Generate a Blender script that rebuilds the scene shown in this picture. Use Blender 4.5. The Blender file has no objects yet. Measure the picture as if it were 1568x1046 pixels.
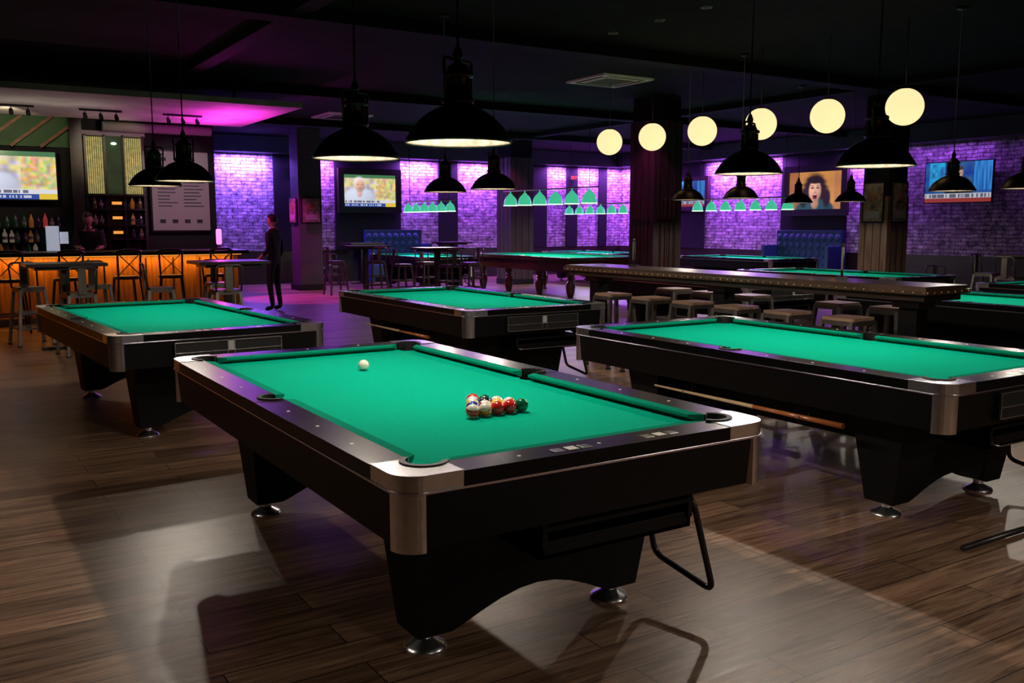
import bpy, bmesh, math, random
from mathutils import Vector, Matrix, Euler
random.seed(7)
scene=bpy.context.scene
try:
    scene.view_settings.view_transform='Standard'
    scene.view_settings.look='None'
except Exception: pass
COL=scene.collection
# ------------------------------------------------------------ materials
def mat(name,col=(.5,.5,.5),rough=.5,metal=0.,emit=None,es=1.,coat=0.,spec=.5,noise=0.,nscale=20.,bump=0.,trans=0.,sample=False):
    m=bpy.data.materials.new(name); m.use_nodes=True
    nt=m.node_tree; b=nt.nodes['Principled BSDF']
    b.inputs['Base Color'].default_value=(*col,1); b.inputs['Roughness'].default_value=rough
    b.inputs['Metallic'].default_value=metal; b.inputs['Coat Weight'].default_value=coat
    b.inputs['Coat Roughness'].default_value=.12
    b.inputs['Specular IOR Level'].default_value=spec
    b.inputs['Transmission Weight'].default_value=trans
    if emit: 
        b.inputs['Emission Color'].default_value=(*emit,1); b.inputs['Emission Strength'].default_value=es
        if not sample:
            try: m.cycles.emission_sampling='NONE'
            except Exception: pass
    if noise>0 or bump>0:
        tc=nt.nodes.new('ShaderNodeTexCoord'); n=nt.nodes.new('ShaderNodeTexNoise')
        n.inputs['Scale'].default_value=nscale; n.inputs['Detail'].default_value=5
        nt.links.new(tc.outputs['Object'],n.inputs['Vector'])
        if noise>0:
            r=nt.nodes.new('ShaderNodeMapRange'); r.inputs[1].default_value=.25; r.inputs[2].default_value=.75
            r.inputs[3].default_value=1-noise; r.inputs[4].default_value=1+noise
            mx=nt.nodes.new('ShaderNodeVectorMath'); mx.operation='SCALE'
            mx.inputs[0].default_value=col
            nt.links.new(n.outputs['Fac'],r.inputs[0]); nt.links.new(r.outputs[0],mx.inputs['Scale'])
            nt.links.new(mx.outputs[0],b.inputs['Base Color'])
        if bump>0:
            bp=nt.nodes.new('ShaderNodeBump'); bp.inputs['Strength'].default_value=bump; bp.inputs['Distance'].default_value=.01
            nt.links.new(n.outputs['Fac'],bp.inputs['Height']); nt.links.new(bp.outputs[0],b.inputs['Normal'])
    return m
def woodmat(name,c1,c2,rough=.4,axis=0,scale=1.,coat=0.):
    m=bpy.data.materials.new(name); m.use_nodes=True; nt=m.node_tree; b=nt.nodes['Principled BSDF']
    b.inputs['Roughness'].default_value=rough; b.inputs['Coat Weight'].default_value=coat
    tc=nt.nodes.new('ShaderNodeTexCoord'); mp=nt.nodes.new('ShaderNodeMapping')
    s=[14*scale]*3; s[axis]=1.2*scale; mp.inputs['Scale'].default_value=s
    n=nt.nodes.new('ShaderNodeTexNoise'); n.inputs['Scale'].default_value=1.5; n.inputs['Detail'].default_value=6; n.inputs['Distortion'].default_value=.6
    cr=nt.nodes.new('ShaderNodeValToRGB'); cr.color_ramp.elements[0].position=.3; cr.color_ramp.elements[1].position=.7
    cr.color_ramp.elements[0].color=(*c1,1); cr.color_ramp.elements[1].color=(*c2,1)
    nt.links.new(tc.outputs['Object'],mp.inputs[0]); nt.links.new(mp.outputs[0],n.inputs['Vector'])
    nt.links.new(n.outputs['Fac'],cr.inputs[0]); nt.links.new(cr.outputs[0],b.inputs['Base Color'])
    return m
def floormat():
    m=bpy.data.materials.new('vinyl_plank_floor'); m.use_nodes=True; nt=m.node_tree; b=nt.nodes['Principled BSDF']; L=nt.links.new
    tc=nt.nodes.new('ShaderNodeTexCoord')
    br=nt.nodes.new('ShaderNodeTexBrick'); br.offset=.37; br.offset_frequency=2; br.inputs['Scale'].default_value=1
    br.inputs['Brick Width'].default_value=1.22; br.inputs['Row Height'].default_value=.18; br.inputs['Mortar Size'].default_value=.0028
    br.inputs['Mortar Smooth'].default_value=.1; br.inputs['Color1'].default_value=(0,0,0,1); br.inputs['Color2'].default_value=(1,1,1,1); br.inputs['Mortar'].default_value=(.5,.5,.5,1)
    br.inputs['Bias'].default_value=0
    L(tc.outputs['Object'],br.inputs['Vector'])
    mp=nt.nodes.new('ShaderNodeMapping'); mp.inputs['Scale'].default_value=(1.3,20,1)
    ad=nt.nodes.new('ShaderNodeVectorMath'); ad.operation='ADD'
    sc=nt.nodes.new('ShaderNodeVectorMath'); sc.operation='SCALE'; sc.inputs['Scale'].default_value=7
    L(br.outputs['Color'],sc.inputs[0]); L(tc.outputs['Object'],mp.inputs[0]); L(mp.outputs[0],ad.inputs[0]); L(sc.outputs[0],ad.inputs[1])
    n=nt.nodes.new('ShaderNodeTexNoise'); n.inputs['Scale'].default_value=1.5; n.inputs['Detail'].default_value=9; n.inputs['Roughness'].default_value=.66; n.inputs['Distortion'].default_value=1.1
    L(ad.outputs[0],n.inputs['Vector'])
    cr=nt.nodes.new('ShaderNodeValToRGB'); e=cr.color_ramp.elements; e[0].position=.34; e[0].color=(.085,.044,.025,1); e[1].position=.68; e[1].color=(.33,.205,.125,1)
    k=e.new(.5); k.color=(.185,.105,.063,1)
    L(n.outputs['Fac'],cr.inputs[0])
    mr=nt.nodes.new('ShaderNodeMapRange'); mr.inputs[3].default_value=.62; mr.inputs[4].default_value=1.25
    L(br.outputs['Color'],mr.inputs[0])
    s2=nt.nodes.new('ShaderNodeVectorMath'); s2.operation='SCALE'; L(cr.outputs[0],s2.inputs[0]); L(mr.outputs[0],s2.inputs['Scale'])
    mx=nt.nodes.new('ShaderNodeMix'); mx.data_type='RGBA'; L(br.outputs['Fac'],mx.inputs[0]); L(s2.outputs[0],mx.inputs[6]); mx.inputs[7].default_value=(.02,.012,.008,1)
    L(mx.outputs[2],b.inputs['Base Color']); b.inputs['Specular IOR Level'].default_value=.38
    r2=nt.nodes.new('ShaderNodeMapRange'); r2.inputs[3].default_value=.25; r2.inputs[4].default_value=.45; L(n.outputs['Fac'],r2.inputs[0]); L(r2.outputs[0],b.inputs['Roughness'])
    bp=nt.nodes.new('ShaderNodeBump'); bp.inputs['Strength'].default_value=.3; bp.inputs['Distance'].default_value=.004; L(n.outputs['Fac'],bp.inputs['Height']); L(bp.outputs[0],b.inputs['Normal'])
    return m
def brickmat(name,axis,c1,c2,mort):
    m=bpy.data.materials.new(name); m.use_nodes=True; nt=m.node_tree; b=nt.nodes['Principled BSDF']; L=nt.links.new
    tc=nt.nodes.new('ShaderNodeTexCoord'); sp=nt.nodes.new('ShaderNodeSeparateXYZ'); cb=nt.nodes.new('ShaderNodeCombineXYZ')
    L(tc.outputs['Object'],sp.inputs[0]); L(sp.outputs[axis],cb.inputs[0]); L(sp.outputs[2],cb.inputs[1])
    nd=nt.nodes.new('ShaderNodeTexNoise'); nd.inputs['Scale'].default_value=5; nd.inputs['Detail'].default_value=3; L(tc.outputs['Object'],nd.inputs['Vector'])
    ds=nt.nodes.new('ShaderNodeVectorMath'); ds.operation='SCALE'; ds.inputs['Scale'].default_value=.07; L(nd.outputs['Color'],ds.inputs[0])
    da=nt.nodes.new('ShaderNodeVectorMath'); da.operation='ADD'; L(cb.outputs[0],da.inputs[0]); L(ds.outputs[0],da.inputs[1])
    br=nt.nodes.new('ShaderNodeTexBrick'); br.inputs['Scale'].default_value=1; br.inputs['Brick Width'].default_value=.26; br.inputs['Row Height'].default_value=.085
    br.inputs['Mortar Size'].default_value=.010; br.inputs['Mortar Smooth'].default_value=.5; br.inputs['Color1'].default_value=(*c1,1); br.inputs['Color2'].default_value=(*c2,1); br.inputs['Mortar'].default_value=(*mort,1)
    L(da.outputs[0],br.inputs['Vector'])
    n=nt.nodes.new('ShaderNodeTexNoise'); n.inputs['Scale'].default_value=6; n.inputs['Detail'].default_value=9; n.inputs['Roughness'].default_value=.7; L(tc.outputs['Object'],n.inputs['Vector'])
    mr=nt.nodes.new('ShaderNodeMapRange'); mr.inputs[1].default_value=.38; mr.inputs[2].default_value=.62; mr.inputs[3].default_value=.25; mr.inputs[4].default_value=1.5; L(n.outputs['Fac'],mr.inputs[0])
    s=nt.nodes.new('ShaderNodeVectorMath'); s.operation='SCALE'; L(br.outputs['Color'],s.inputs[0]); L(mr.outputs[0],s.inputs['Scale']); L(s.outputs[0],b.inputs['Base Color'])
    b.inputs['Roughness'].default_value=.7
    ma=nt.nodes.new('ShaderNodeMath'); ma.operation='SUBTRACT'; L(n.outputs['Fac'],ma.inputs[0]); L(br.outputs['Fac'],ma.inputs[1])
    bp=nt.nodes.new('ShaderNodeBump'); bp.inputs['Strength'].default_value=1.; bp.inputs['Distance'].default_value=.04; L(ma.outputs[0],bp.inputs['Height']); L(bp.outputs[0],b.inputs['Normal'])
    return m
M=dict(
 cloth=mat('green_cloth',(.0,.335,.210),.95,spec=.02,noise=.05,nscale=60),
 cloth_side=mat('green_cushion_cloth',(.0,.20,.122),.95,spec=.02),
 rail=mat('black_laminate',(.0025,.0025,.0028),.26,spec=.26,noise=.3,nscale=9),
 body=mat('black_cabinet',(.0022,.0020,.0020),.42,noise=.3,nscale=6,spec=.20),
 base=mat('black_pedestal',(.003,.003,.003),.5,spec=.2),
 chrome=mat('brushed_chrome',(.84,.83,.86),.24,1.,noise=.10,nscale=30),
 steel=mat('dark_steel',(.05,.05,.055),.35,1.),
 blacksteel=mat('black_painted_steel',(.008,.008,.008),.35),
 rubber=mat('black_rubber',(.005,.005,.005),.6,spec=.3),
 sight=mat('pearl_sight',(.75,.72,.66),.3),
 bronze=mat('dark_bronze',(.055,.032,.024),.36,.75,noise=.4,nscale=14),
 enamel=mat('cream_enamel',(.085,.062,.043),.6,noise=.6,nscale=24),
 bulb=mat('lamp_bulb',(1,.9,.7),.3,emit=(1,.78,.5),es=3),
 globe=mat('opal_globe',(.8,.7,.5),.4,emit=(1,.76,.38),es=1.15,sample=True),
 darkwood=woodmat('dark_wood',(.010,.006,.005),(.03,.018,.012),.35,1),
 counterwood=woodmat('counter_wood',(.035,.020,.014),(.09,.055,.038),.3,1,coat=.3),
 stoolwood=woodmat('stool_seat_wood',(.15,.085,.05),(.30,.19,.12),.5,1),
 pillarwood=woodmat('pillar_wood',(.07,.045,.03),(.20,.13,.085),.5,2),
 pillardark=woodmat('pillar_dark_wood',(.025,.014,.014),(.07,.042,.04),.5,2),
 pillarpaint=mat('pillar_paint',(.05,.045,.05),.6),
 snookwood=woodmat('mahogany',(.05,.015,.008),(.12,.04,.02),.25,1,coat=.4),
 brass=mat('aged_brass',(.45,.28,.12),.35,1.),
 gun=mat('gunmetal',(.16,.145,.13),.38,.9,noise=.2,nscale=10),
 greenglass=mat('green_glass_shade',(.02,.30,.17),.15,emit=(.07,.66,.36),es=.75,noise=.6,nscale=7,coat=.5),
 shadeinner=mat('lit_shade_interior',(.8,.85,.7),.5,emit=(.75,1,.72),es=1.6),
 plaster=mat('grey_plaster',(.38,.37,.36),.8,noise=.25,nscale=2.2,bump=.3),
 black=mat('black_matte',(.006,.006,.008),.7,spec=.3),
 valance=mat('dark_blue_valance',(.03,.03,.04),.7),
 ceil=mat('black_ceiling',(.006,.007,.008),.9,noise=.8,nscale=3,bump=.6,spec=.2),
 beam=mat('ceiling_beam_paint',(.003,.0035,.004),.8,spec=.2),
 white=mat('white_plastic',(.85,.9,.85),.5),
 grey=mat('grey_panel',(.30,.31,.30),.6),
 blue=mat('blue_velvet',(.01,.05,.13),.7,noise=.3,nscale=12),
 skin=mat('skin',(.52,.30,.21),.55), hair=mat('hair',(.02,.013,.009),.6), shirt=mat('black_shirt',(.012,.012,.014),.85), pants=mat('dark_trousers',(.014,.014,.018),.85),
 shoe=mat('shoes',(.02,.02,.02),.4), eyew=mat('eye_white',(.8,.8,.8),.3), lip=mat('lips',(.4,.12,.1),.5),
 green=mat('green_wall_paint',(.04,.13,.04),.6,noise=.4,nscale=3),
 tan=woodmat('tan_beam_wood',(.12,.05,.02),(.30,.14,.05),.5,0),
 gold=mat('gold_backlit_panel',(.5,.40,.15),.5,emit=(.80,.68,.25),es=.36,noise=.9,nscale=12),
 slat=woodmat('orange_bar_wood',(.16,.055,.012),(.42,.18,.045),.45,2),
 paper=mat('menu_paper',(.30,.28,.27),.7), ink=mat('menu_ink',(.02,.02,.02),.7),
 red=mat('exit_sign_red',(.6,.05,.03),.5,emit=(1,.08,.05),es=1.6),
 fridge=mat('lit_fridge',(.7,.8,.9),.4,emit=(.5,.6,.7),es=.5,noise=.5,nscale=9),
 neon=mat('pink_neon',(1,.2,.6),.4,emit=(1,.1,.6),es=4),
 amber=mat('amber_strip',(1,.5,.1),.4,emit=(1,.38,.06),es=.9),
 cue=mat('cue_shaft',(.42,.13,.035),.25,coat=.5), cue2=mat('cue_maple',(.7,.5,.3),.3),
 silver=mat('silver_strip',(.80,.76,.90),.22,1.),
)
# ------------------------------------------------------------ builder
class B:
    def __init__(s): s.v=[];s.f=[];s.m=[];s.s=[];s.mats=[]
    def mi(s,m):
        if isinstance(m,str): m=M[m]
        if m not in s.mats: s.mats.append(m)
        return s.mats.index(m)
    def add(s,vs,fs,m,smooth=False,T=None):
        o=len(s.v)
        for p in vs:
            p=Vector(p)
            if T is not None: p=T@p
            s.v.append(p)
        k=s.mi(m)
        for f in fs: s.f.append([i+o for i in f]); s.m.append(k); s.s.append(smooth)
    def boxb(s,x0,x1,y0,y1,z0,z1,m,T=None):
        s.add([(x0,y0,z0),(x1,y0,z0),(x1,y1,z0),(x0,y1,z0),(x0,y0,z1),(x1,y0,z1),(x1,y1,z1),(x0,y1,z1)],
          [(0,3,2,1),(4,5,6,7),(0,1,5,4),(1,2,6,5),(2,3,7,6),(3,0,4,7)],m,False,T)
    def box(s,c,d,m,T=None): s.boxb(c[0]-d[0]/2,c[0]+d[0]/2,c[1]-d[1]/2,c[1]+d[1]/2,c[2]-d[2]/2,c[2]+d[2]/2,m,T)
    def beam(s,p0,p1,w,h,m,up=(0,0,1)):
        p0=Vector(p0);p1=Vector(p1);d=(p1-p0);L=d.length;d.normalize();u=Vector(up)
        if abs(d.dot(u))>.98: u=Vector((0,1,0))
        r=d.cross(u).normalized();u=r.cross(d)
        vs=[]
        for q in (p0,p1):
            for a,b in ((-1,-1),(1,-1),(1,1),(-1,1)): vs.append(q+r*a*w/2+u*b*h/2)
        s.add(vs,[(0,1,2,3),(7,6,5,4),(0,4,5,1),(1,5,6,2),(2,6,7,3),(3,7,4,0)],m)
    def cyl(s,p0,p1,r0,r1,m,n=16,cap=True,T=None):
        p0=Vector(p0);p1=Vector(p1);d=(p1-p0).normalized();u=Vector((0,0,1)) if abs(d.z)<.9 else Vector((1,0,0))
        a=d.cross(u).normalized();b=d.cross(a)
        vs=[p0+(a*math.cos(2*math.pi*i/n)+b*math.sin(2*math.pi*i/n))*r0 for i in range(n)]+[p1+(a*math.cos(2*math.pi*i/n)+b*math.sin(2*math.pi*i/n))*r1 for i in range(n)]
        s.add(vs,[(i,(i+1)%n,n+(i+1)%n,n+i) for i in range(n)],m,True,T)
        if cap: 
            s.add(vs[:n],[list(range(n))],m,False,T); s.add(vs[n:],[list(range(n))],m,False,T)
    def lathe(s,prof,m,n=32,c=(0,0,0),T=None):
        vs=[]
        for r,z in prof:
            for i in range(n): vs.append((c[0]+r*math.cos(2*math.pi*i/n),c[1]+r*math.sin(2*math.pi*i/n),c[2]+z))
        fs=[]
        for k in range(len(prof)-1):
            for i in range(n): fs.append((k*n+i,k*n+(i+1)%n,(k+1)*n+(i+1)%n,(k+1)*n+i))
        s.add(vs,fs,m,True,T)
    def prism(s,poly,z0,z1,m,T=None,caps=True):
        n=len(poly); vs=[(x,y,z0) for x,y in poly]+[(x,y,z1) for x,y in poly]
        fs=[(i,(i+1)%n,n+(i+1)%n,n+i) for i in range(n)]
        if caps: fs+= [list(range(n))[::-1],list(range(n,2*n))]
        s.add(vs,fs,m,False,T)
    def tube(s,pts,r,m,n=8,caps=True):
        pts=[Vector(p) for p in pts]; R=r if isinstance(r,(list,tuple)) else [r]*len(pts)
        vs=[];a=None
        for i,p in enumerate(pts):
            d=(pts[min(i+1,len(pts)-1)]-pts[max(i-1,0)]).normalized()
            if a is None:
                u=Vector((0,0,1)) if abs(d.z)<.9 else Vector((1,0,0)); a=d.cross(u).normalized()
            else: a=(a-d*a.dot(d)).normalized()
            b=d.cross(a)
            for k in range(n): vs.append(p+(a*math.cos(2*math.pi*k/n)+b*math.sin(2*math.pi*k/n))*R[i])
        fs=[]
        for i in range(len(pts)-1):
            for k in range(n): fs.append((i*n+k,i*n+(k+1)%n,(i+1)*n+(k+1)%n,(i+1)*n+k))
        s.add(vs,fs,m,True)
        if caps: s.add(vs[:n],[list(range(n))],m); s.add(vs[-n:],[list(range(n))],m)
    def sphere(s,c,r,m,nu=20,nv=12,sc=(1,1,1),T=None,fn=None):
        vs=[];fs=[]
        for j in range(nv+1):
            t=math.pi*j/nv
            for i in range(nu):
                a=2*math.pi*i/nu; d=Vector((math.sin(t)*math.cos(a),math.sin(t)*math.sin(a),math.cos(t)))
                p=Vector((d.x*r*sc[0],d.y*r*sc[1],d.z*r*sc[2]))
                if fn: p=fn(d,p)
                vs.append(Vector(c)+p)
        for j in range(nv):
            for i in range(nu):
                fs.append((j*nu+i,j*nu+(i+1)%nu,(j+1)*nu+(i+1)%nu,(j+1)*nu+i))
        s.add(vs,fs,m,True,T)
    def mesh(s,name):
        me=bpy.data.meshes.new(name); me.from_pydata([tuple(v) for v in s.v],[],s.f)
        for m in s.mats: me.materials.append(m)
        for i,p in enumerate(me.polygons): p.material_index=s.m[i]; p.use_smooth=s.s[i]
        bm=bmesh.new(); bm.from_mesh(me); bmesh.ops.remove_doubles(bm,verts=bm.verts,dist=1e-5); bmesh.ops.recalc_face_normals(bm,faces=bm.faces); bm.to_mesh(me); bm.free()
        return me
    def obj(s,name,loc=(0,0,0),rz=0,bevel=0):
        return place(s.mesh(name),name,loc,rz,bevel)
def place(me,name,loc=(0,0,0),rz=0,bevel=0,parent=None,rot=None):
    o=bpy.data.objects.new(name,me); COL.objects.link(o); o.location=loc; o.rotation_euler=rot if rot else (0,0,rz)
    if bevel:
        m=o.modifiers.new('bevel','BEVEL'); m.width=bevel; m.segments=2; m.limit_method='ANGLE'; m.angle_limit=math.radians(40)
    if parent: o.parent=parent
    return o
def fillet(pts,r=.04,n=5):
    pts=[Vector(p) for p in pts]; out=[pts[0]]
    for i in range(1,len(pts)-1):
        a,b,c=pts[i-1],pts[i],pts[i+1]; d1=(a-b);d2=(c-b); rr=min(r,d1.length*.45,d2.length*.45)
        p=b+d1.normalized()*rr;q=b+d2.normalized()*rr
        for k in range(n+1):
            t=k/n; out.append(p*(1-t)**2+b*2*t*(1-t)+q*t*t)
    out.append(pts[-1]); return out
def light(kind,name,loc,energy,color,parent=None,rot=None,size=.1,size_y=None,spot=None,blend=.5,target=None):
    l=bpy.data.lights.new(name,kind); l.energy=energy; l.color=color
    if kind=='AREA':
        l.size=size
        if size_y: l.shape='RECTANGLE'; l.size_y=size_y
    else: l.shadow_soft_size=size
    if kind=='SPOT': l.spot_size=math.radians(spot or 90); l.spot_blend=blend
    o=bpy.data.objects.new(name,l); COL.objects.link(o); o.location=loc
    if target: o.rotation_euler=(Vector(target)-Vector(loc)).to_track_quat('-Z','Y').to_euler()
    elif rot: o.rotation_euler=rot
    if parent: o.parent=parent
    return o
# ------------------------------------------------------------ room
RX0,RX1,RY0,RY1,H=-5.,19.,-5.,23.5,3.7
b=B(); b.boxb(RX0,RX1,RY0,RY1,-.1,0,floormat()); b.obj('floor')
b=B(); b.boxb(RX0,RX1,RY0,RY1,H,H+.1,'ceil'); b.obj('ceiling')
bk=brickmat('painted_brick_back',0,(.60,.52,.58),(.34,.29,.34),(.15,.12,.15)); bk2=brickmat('painted_brick_side',1,(.58,.50,.56),(.32,.27,.31),(.13,.11,.13))
b=B(); b.boxb(RX0,RX1+.2,RY1,RY1+.2,0,H,bk); b.obj('wall_back')
b=B(); b.boxb(RX1,RX1+.2,RY0,RY1,0,H,bk2); b.obj('wall_right')
b=B(); b.boxb(RX0-.2,RX0,RY0,RY1,0,H,'black'); b.obj('wall_left')
b=B(); b.boxb(RX0,RX1,RY0-.2,RY0,0,H,'black'); b.obj('wall_front')
b=B()
for y in (4.2,9.3,14.6,19.0): b.boxb(RX0+.01,RX1-.01,y-.15,y+.15,H-.14,H-.001,'beam')
for x in (3.3,12.6): b.boxb(x-.1,x+.1,RY0+.01,RY1-.01,H-.10,H-.002,'beam')
b.obj('trim_1')
b=B() # dark valance hiding the wall washers
b.boxb(5.2,RX1-.01,RY1-.55,RY1-.005,3.30,H-.01,'valance'); b.boxb(RX1-.55,RX1-.005,4,RY1-.56,3.30,H-.01,'valance'); b.obj('trim_2')
b=B(); b.boxb(5.2,RX1-.01,RY1-.03,RY1-.002,0.002,.85,'darkwood'); b.obj('baseboard_back')
b=B(); b.boxb(RX1-.03,RX1-.002,2,RY1-.04,.002,.85,'darkwood'); b.obj('baseboard_right')
b=B()
for x0,x1 in ((5.2,6.15),(7.65,8.65),(9.3,11.2),(12.4,13.0),(14.45,16.1),(16.85,17.25),(18.1,18.4)): b.boxb(x0,x1,RY1-.10,RY1-.032,.85,3.29,'black')  # pilasters and TV backing; one is shade, black over dimly lit brick
b.obj('trim_3')
b=B()
for y0,y1 in ((19.6,21.2),(14.75,16.75),(13.75,14.0)): b.boxb(RX1-.10,RX1-.032,y0,y1,.85,3.29,'black')
b.obj('trim_4')
PUR=(.42,.10,1.)
WK=2.7
def wash(p,side,e=45,w=1.0,col=PUR):
    if side=='back': light('AREA','wall_wash_light',(p,RY1-.27,3.24),e*WK,col,size=w,size_y=.08,target=(p,RY1-.15,1.9))
    else: 
        o=light('AREA','wall_wash_light',(RX1-.27,p,3.24),e*WK,col,size=.08,size_y=w); o.rotation_euler=(0,-math.radians(5),0)
wash(6.9,'back',80,1.15,(.27,.11,1.))
for x,w,e in ((8.97,.45,26),(11.8,1.0,62),(13.7,1.1,68),(16.5,.6,38),(17.7,.7,42),(18.65,.4,20)): wash(x,'back',e,w)
for y,w,e in ((18.15,2.4,130),(14.38,.5,28),(22.3,1.6,50),(12.2,2.0,4.5),(9.5,2.,3)): wash(y,'right',e,w)
# pillars
PM=mat('poster_print',(.20,.15,.11),.6,noise=.9,nscale=9)
def pillar(name,x,y,w,wood,poster=None,rack=False,wm='pillarwood',core='beam'):
    b=B(); h=w/2
    b.boxb(-h,h,-h,h,0,H-.001,core)
    if wood: 
        b.boxb(-h-.03,h+.03,-h-.03,h+.03,0,wood,wm)
        for k in range(-1,2): b.boxb(-h-.034,-h-.03,k*w/3.2-.006,k*w/3.2+.006,0,wood,'black'); b.boxb(k*w/3.2-.006,k*w/3.2+.006,-h-.034,-h-.03,0,wood,'black')
    b.boxb(-h-.04,h+.04,-h-.04,h+.04,0,.14,'black')
    if poster:
        z0,z1=poster
        for T in (Matrix.Identity(4),Matrix.Rotation(-math.pi/2,4,'Z')):
            b.boxb(-h*.85,h*.85,-h-.055,-h-.036,z0,z1,'black',T)
            b.boxb(-h*.75,h*.75,-h-.06,-h-.055,z0+.03,z1-.03,PM,T)
            b.boxb(-h*.55,h*.55,-h-.064,-h-.06,z0+.08,z0+.2,'paper',T)
            b.sphere((0,-h-.06,(z0+z1)/2+.08),.09,'tan',10,8,(1,.1,1),T)
    if rack:
        for T in (Matrix.Identity(4),Matrix.Rotation(-math.pi/2,4,'Z')):
            b.boxb(-.22,.22,-h-.06,-h,.55,.66,'darkwood',T); b.boxb(-.22,.22,-h-.06,-h,1.55,1.62,'darkwood',T)
            for k in range(4): b.cyl((-.15+.10*k,-h-.04,.6),(-.15+.10*k,-h-.04,2.0),.012,.006,'snookwood',8,T=T)
    return b.obj(name,(x,y,0),0,.006)
pillar('structural_pillar',7.62,21.0,.55,0,(1.55,2.15),core='pillarpaint')
pillar('structural_pillar',12.9,20.2,.62,3.2,None,False,'pillardark')
pillar('structural_pillar',10.95,12.55,.58,3.3,None,True,'pillardark')
pillar('structural_pillar',14.1,10.2,.5,2.0,(1.55,2.25))
# ------------------------------------------------------------ pool table
HW,HL=.765,1.46
def pool_mesh(ballrack):
    b=B(); zt=.80; zb=.765
    def arc(cx,cy,r,a0,a1,n=10): return [(cx+r*math.cos(math.radians(a0+(a1-a0)*i/n)),cy+r*math.sin(math.radians(a0+(a1-a0)*i/n))) for i in range(n+1)]
    r=.062
    Q=arc(.655,0,.06,180,180-54.3,6)+[(.62,.0487)]+arc(.61,1.305,r,-80.7,-189.3,12)
    q=Q+[(-x,y) for x,y in Q[::-1]]+[(-x,-y) for x,y in Q]+[(x,-y) for x,y in Q[::-1]]
    qq=[]
    for p in q:
        if not qq or (abs(p[0]-qq[-1][0])+abs(p[1]-qq[-1][1]))>1e-4: qq.append(p)
    if abs(qq[0][0]-qq[-1][0])+abs(qq[0][1]-qq[-1][1])<1e-4: qq.pop()
    b.prism(qq,zb-.03,zb,'cloth')
    def cushion(A,N,U,fl):
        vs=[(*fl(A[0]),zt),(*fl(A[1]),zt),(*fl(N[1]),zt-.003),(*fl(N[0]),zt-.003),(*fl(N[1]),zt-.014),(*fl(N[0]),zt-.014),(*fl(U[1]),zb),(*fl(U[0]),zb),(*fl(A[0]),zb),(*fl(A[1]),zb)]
        b.add(vs,[(0,1,2,3),(3,2,4,5),(5,4,6,7),(7,6,9,8),(8,9,1,0),(0,3,5,7,8),(1,9,6,4,2)],'cloth_side')
    for sx in (-1,1):
        for sy in (-1,1):
            fl=lambda P:[(x*sx,y*sy) for x,y in P]
            c0=(HW-.155,HL-.155)
            P=[(HW-.21,HL-.13),(HW-.21,HL)]+[(HW-.09+.09*math.cos(math.radians(a)),HL-.09+.09*math.sin(math.radians(a))) for a in range(90,-1,-10)]+[(HW,HL-.21),(HW-.13,HL-.21)]
            P+=[(c0[0]+.0604*math.cos(math.radians(a)),c0[1]+.0604*math.sin(math.radians(a))) for a in [-65.6+(221.2)*i/16 for i in range(17)]][1:-1]
            b.prism(fl(P),zb-.012,zt+.003,'chrome')
            ring=[(c0[0]+.078*math.cos(math.radians(a)),c0[1]+.078*math.sin(math.radians(a))) for a in [-60+210*i/16 for i in range(17)]]+[(c0[0]+.058*math.cos(math.radians(a)),c0[1]+.058*math.sin(math.radians(a))) for a in [150-210*i/16 for i in range(17)]]
            b.prism(fl(ring),zb-.02,zt+.008,'rubber')
            b.lathe([(.0615,-.002),(.0615,-.10),(.0,-.11)],'rubber',20,(c0[0]*sx,c0[1]*sy,zb))
            P=[(HW-.10,HL-.03)]+[(HW-.085+.08*math.cos(math.radians(a)),HL-.085+.08*math.sin(math.radians(a))) for a in range(90,-1,-10)]+[(HW-.03,HL-.10)]
            b.prism(fl(P),.565,zb-.022,'chrome')
            b.prism(fl([(HW-.13,.078),(HW,.078),(HW,HL-.21),(HW-.13,HL-.21)]),zb-.012,zt,'rail')
            f1=lambda p:(p[0]*sx,p[1]*sy)
            cushion([(HW-.13,.055),(HW-.13,1.24)],[(HW-.175,.068),(HW-.175,1.197)],[(HW-.135,.057),(HW-.135,1.235)],f1)
            for k in range(1,4):
                yk=k*.32; b.cyl((sx*(HW-.06),sy*yk,zt),(sx*(HW-.06),sy*yk,zt+.001),.007,.007,'sight',10)
        fl=lambda P:[(x*sx,y) for x,y in P]
        P=[(HW-.13,-.078),(HW,-.078),(HW,.078),(HW-.13,.078)]+[(.655+.058*math.cos(math.radians(a)),.058*math.sin(math.radians(a))) for a in range(110,-111,-20)]
        b.prism(fl(P),zb-.012,zt+.001,'rail')
        ring=[(.655+.074*math.cos(math.radians(a)),.074*math.sin(math.radians(a))) for a in range(-100,101,20)]+[(.655+.056*math.cos(math.radians(a)),.056*math.sin(math.radians(a))) for a in range(100,-101,-20)]
        b.prism(fl(ring),zb-.02,zt+.006,'rubber')
        b.lathe([(.0595,-.002),(.0595,-.10),(.0,-.11)],'rubber',20,(.655*sx,0,zb))
    for sy in (-1,1):
        fl=lambda P:[(x,y*sy) for x,y in P]
        b.prism(fl([(-HW+.21,HL-.13),(-HW+.21,HL),(HW-.21,HL),(HW-.21,HL-.13)]),zb-.012,zt,'rail')
        f1=lambda p:(p[0],p[1]*sy)
        cushion([(-.545,HL-.13),(.545,HL-.13)],[(-.502,HL-.175),(.502,HL-.175)],[(-.54,HL-.135),(.54,HL-.135)],f1)
        for k in (-1,0,1): b.cyl((k*.32,sy*(HL-.06),zt),(k*.32,sy*(HL-.06),zt+.001),.007,.007,'sight',10)
    for xx in (-.12,.26):
        for k in range(3): b.boxb(xx-.075+k*.055,xx-.075+k*.055+.04,-HL+.035,-HL+.075,.80,.8015,'sight' if k%2 else 'chrome')
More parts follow.
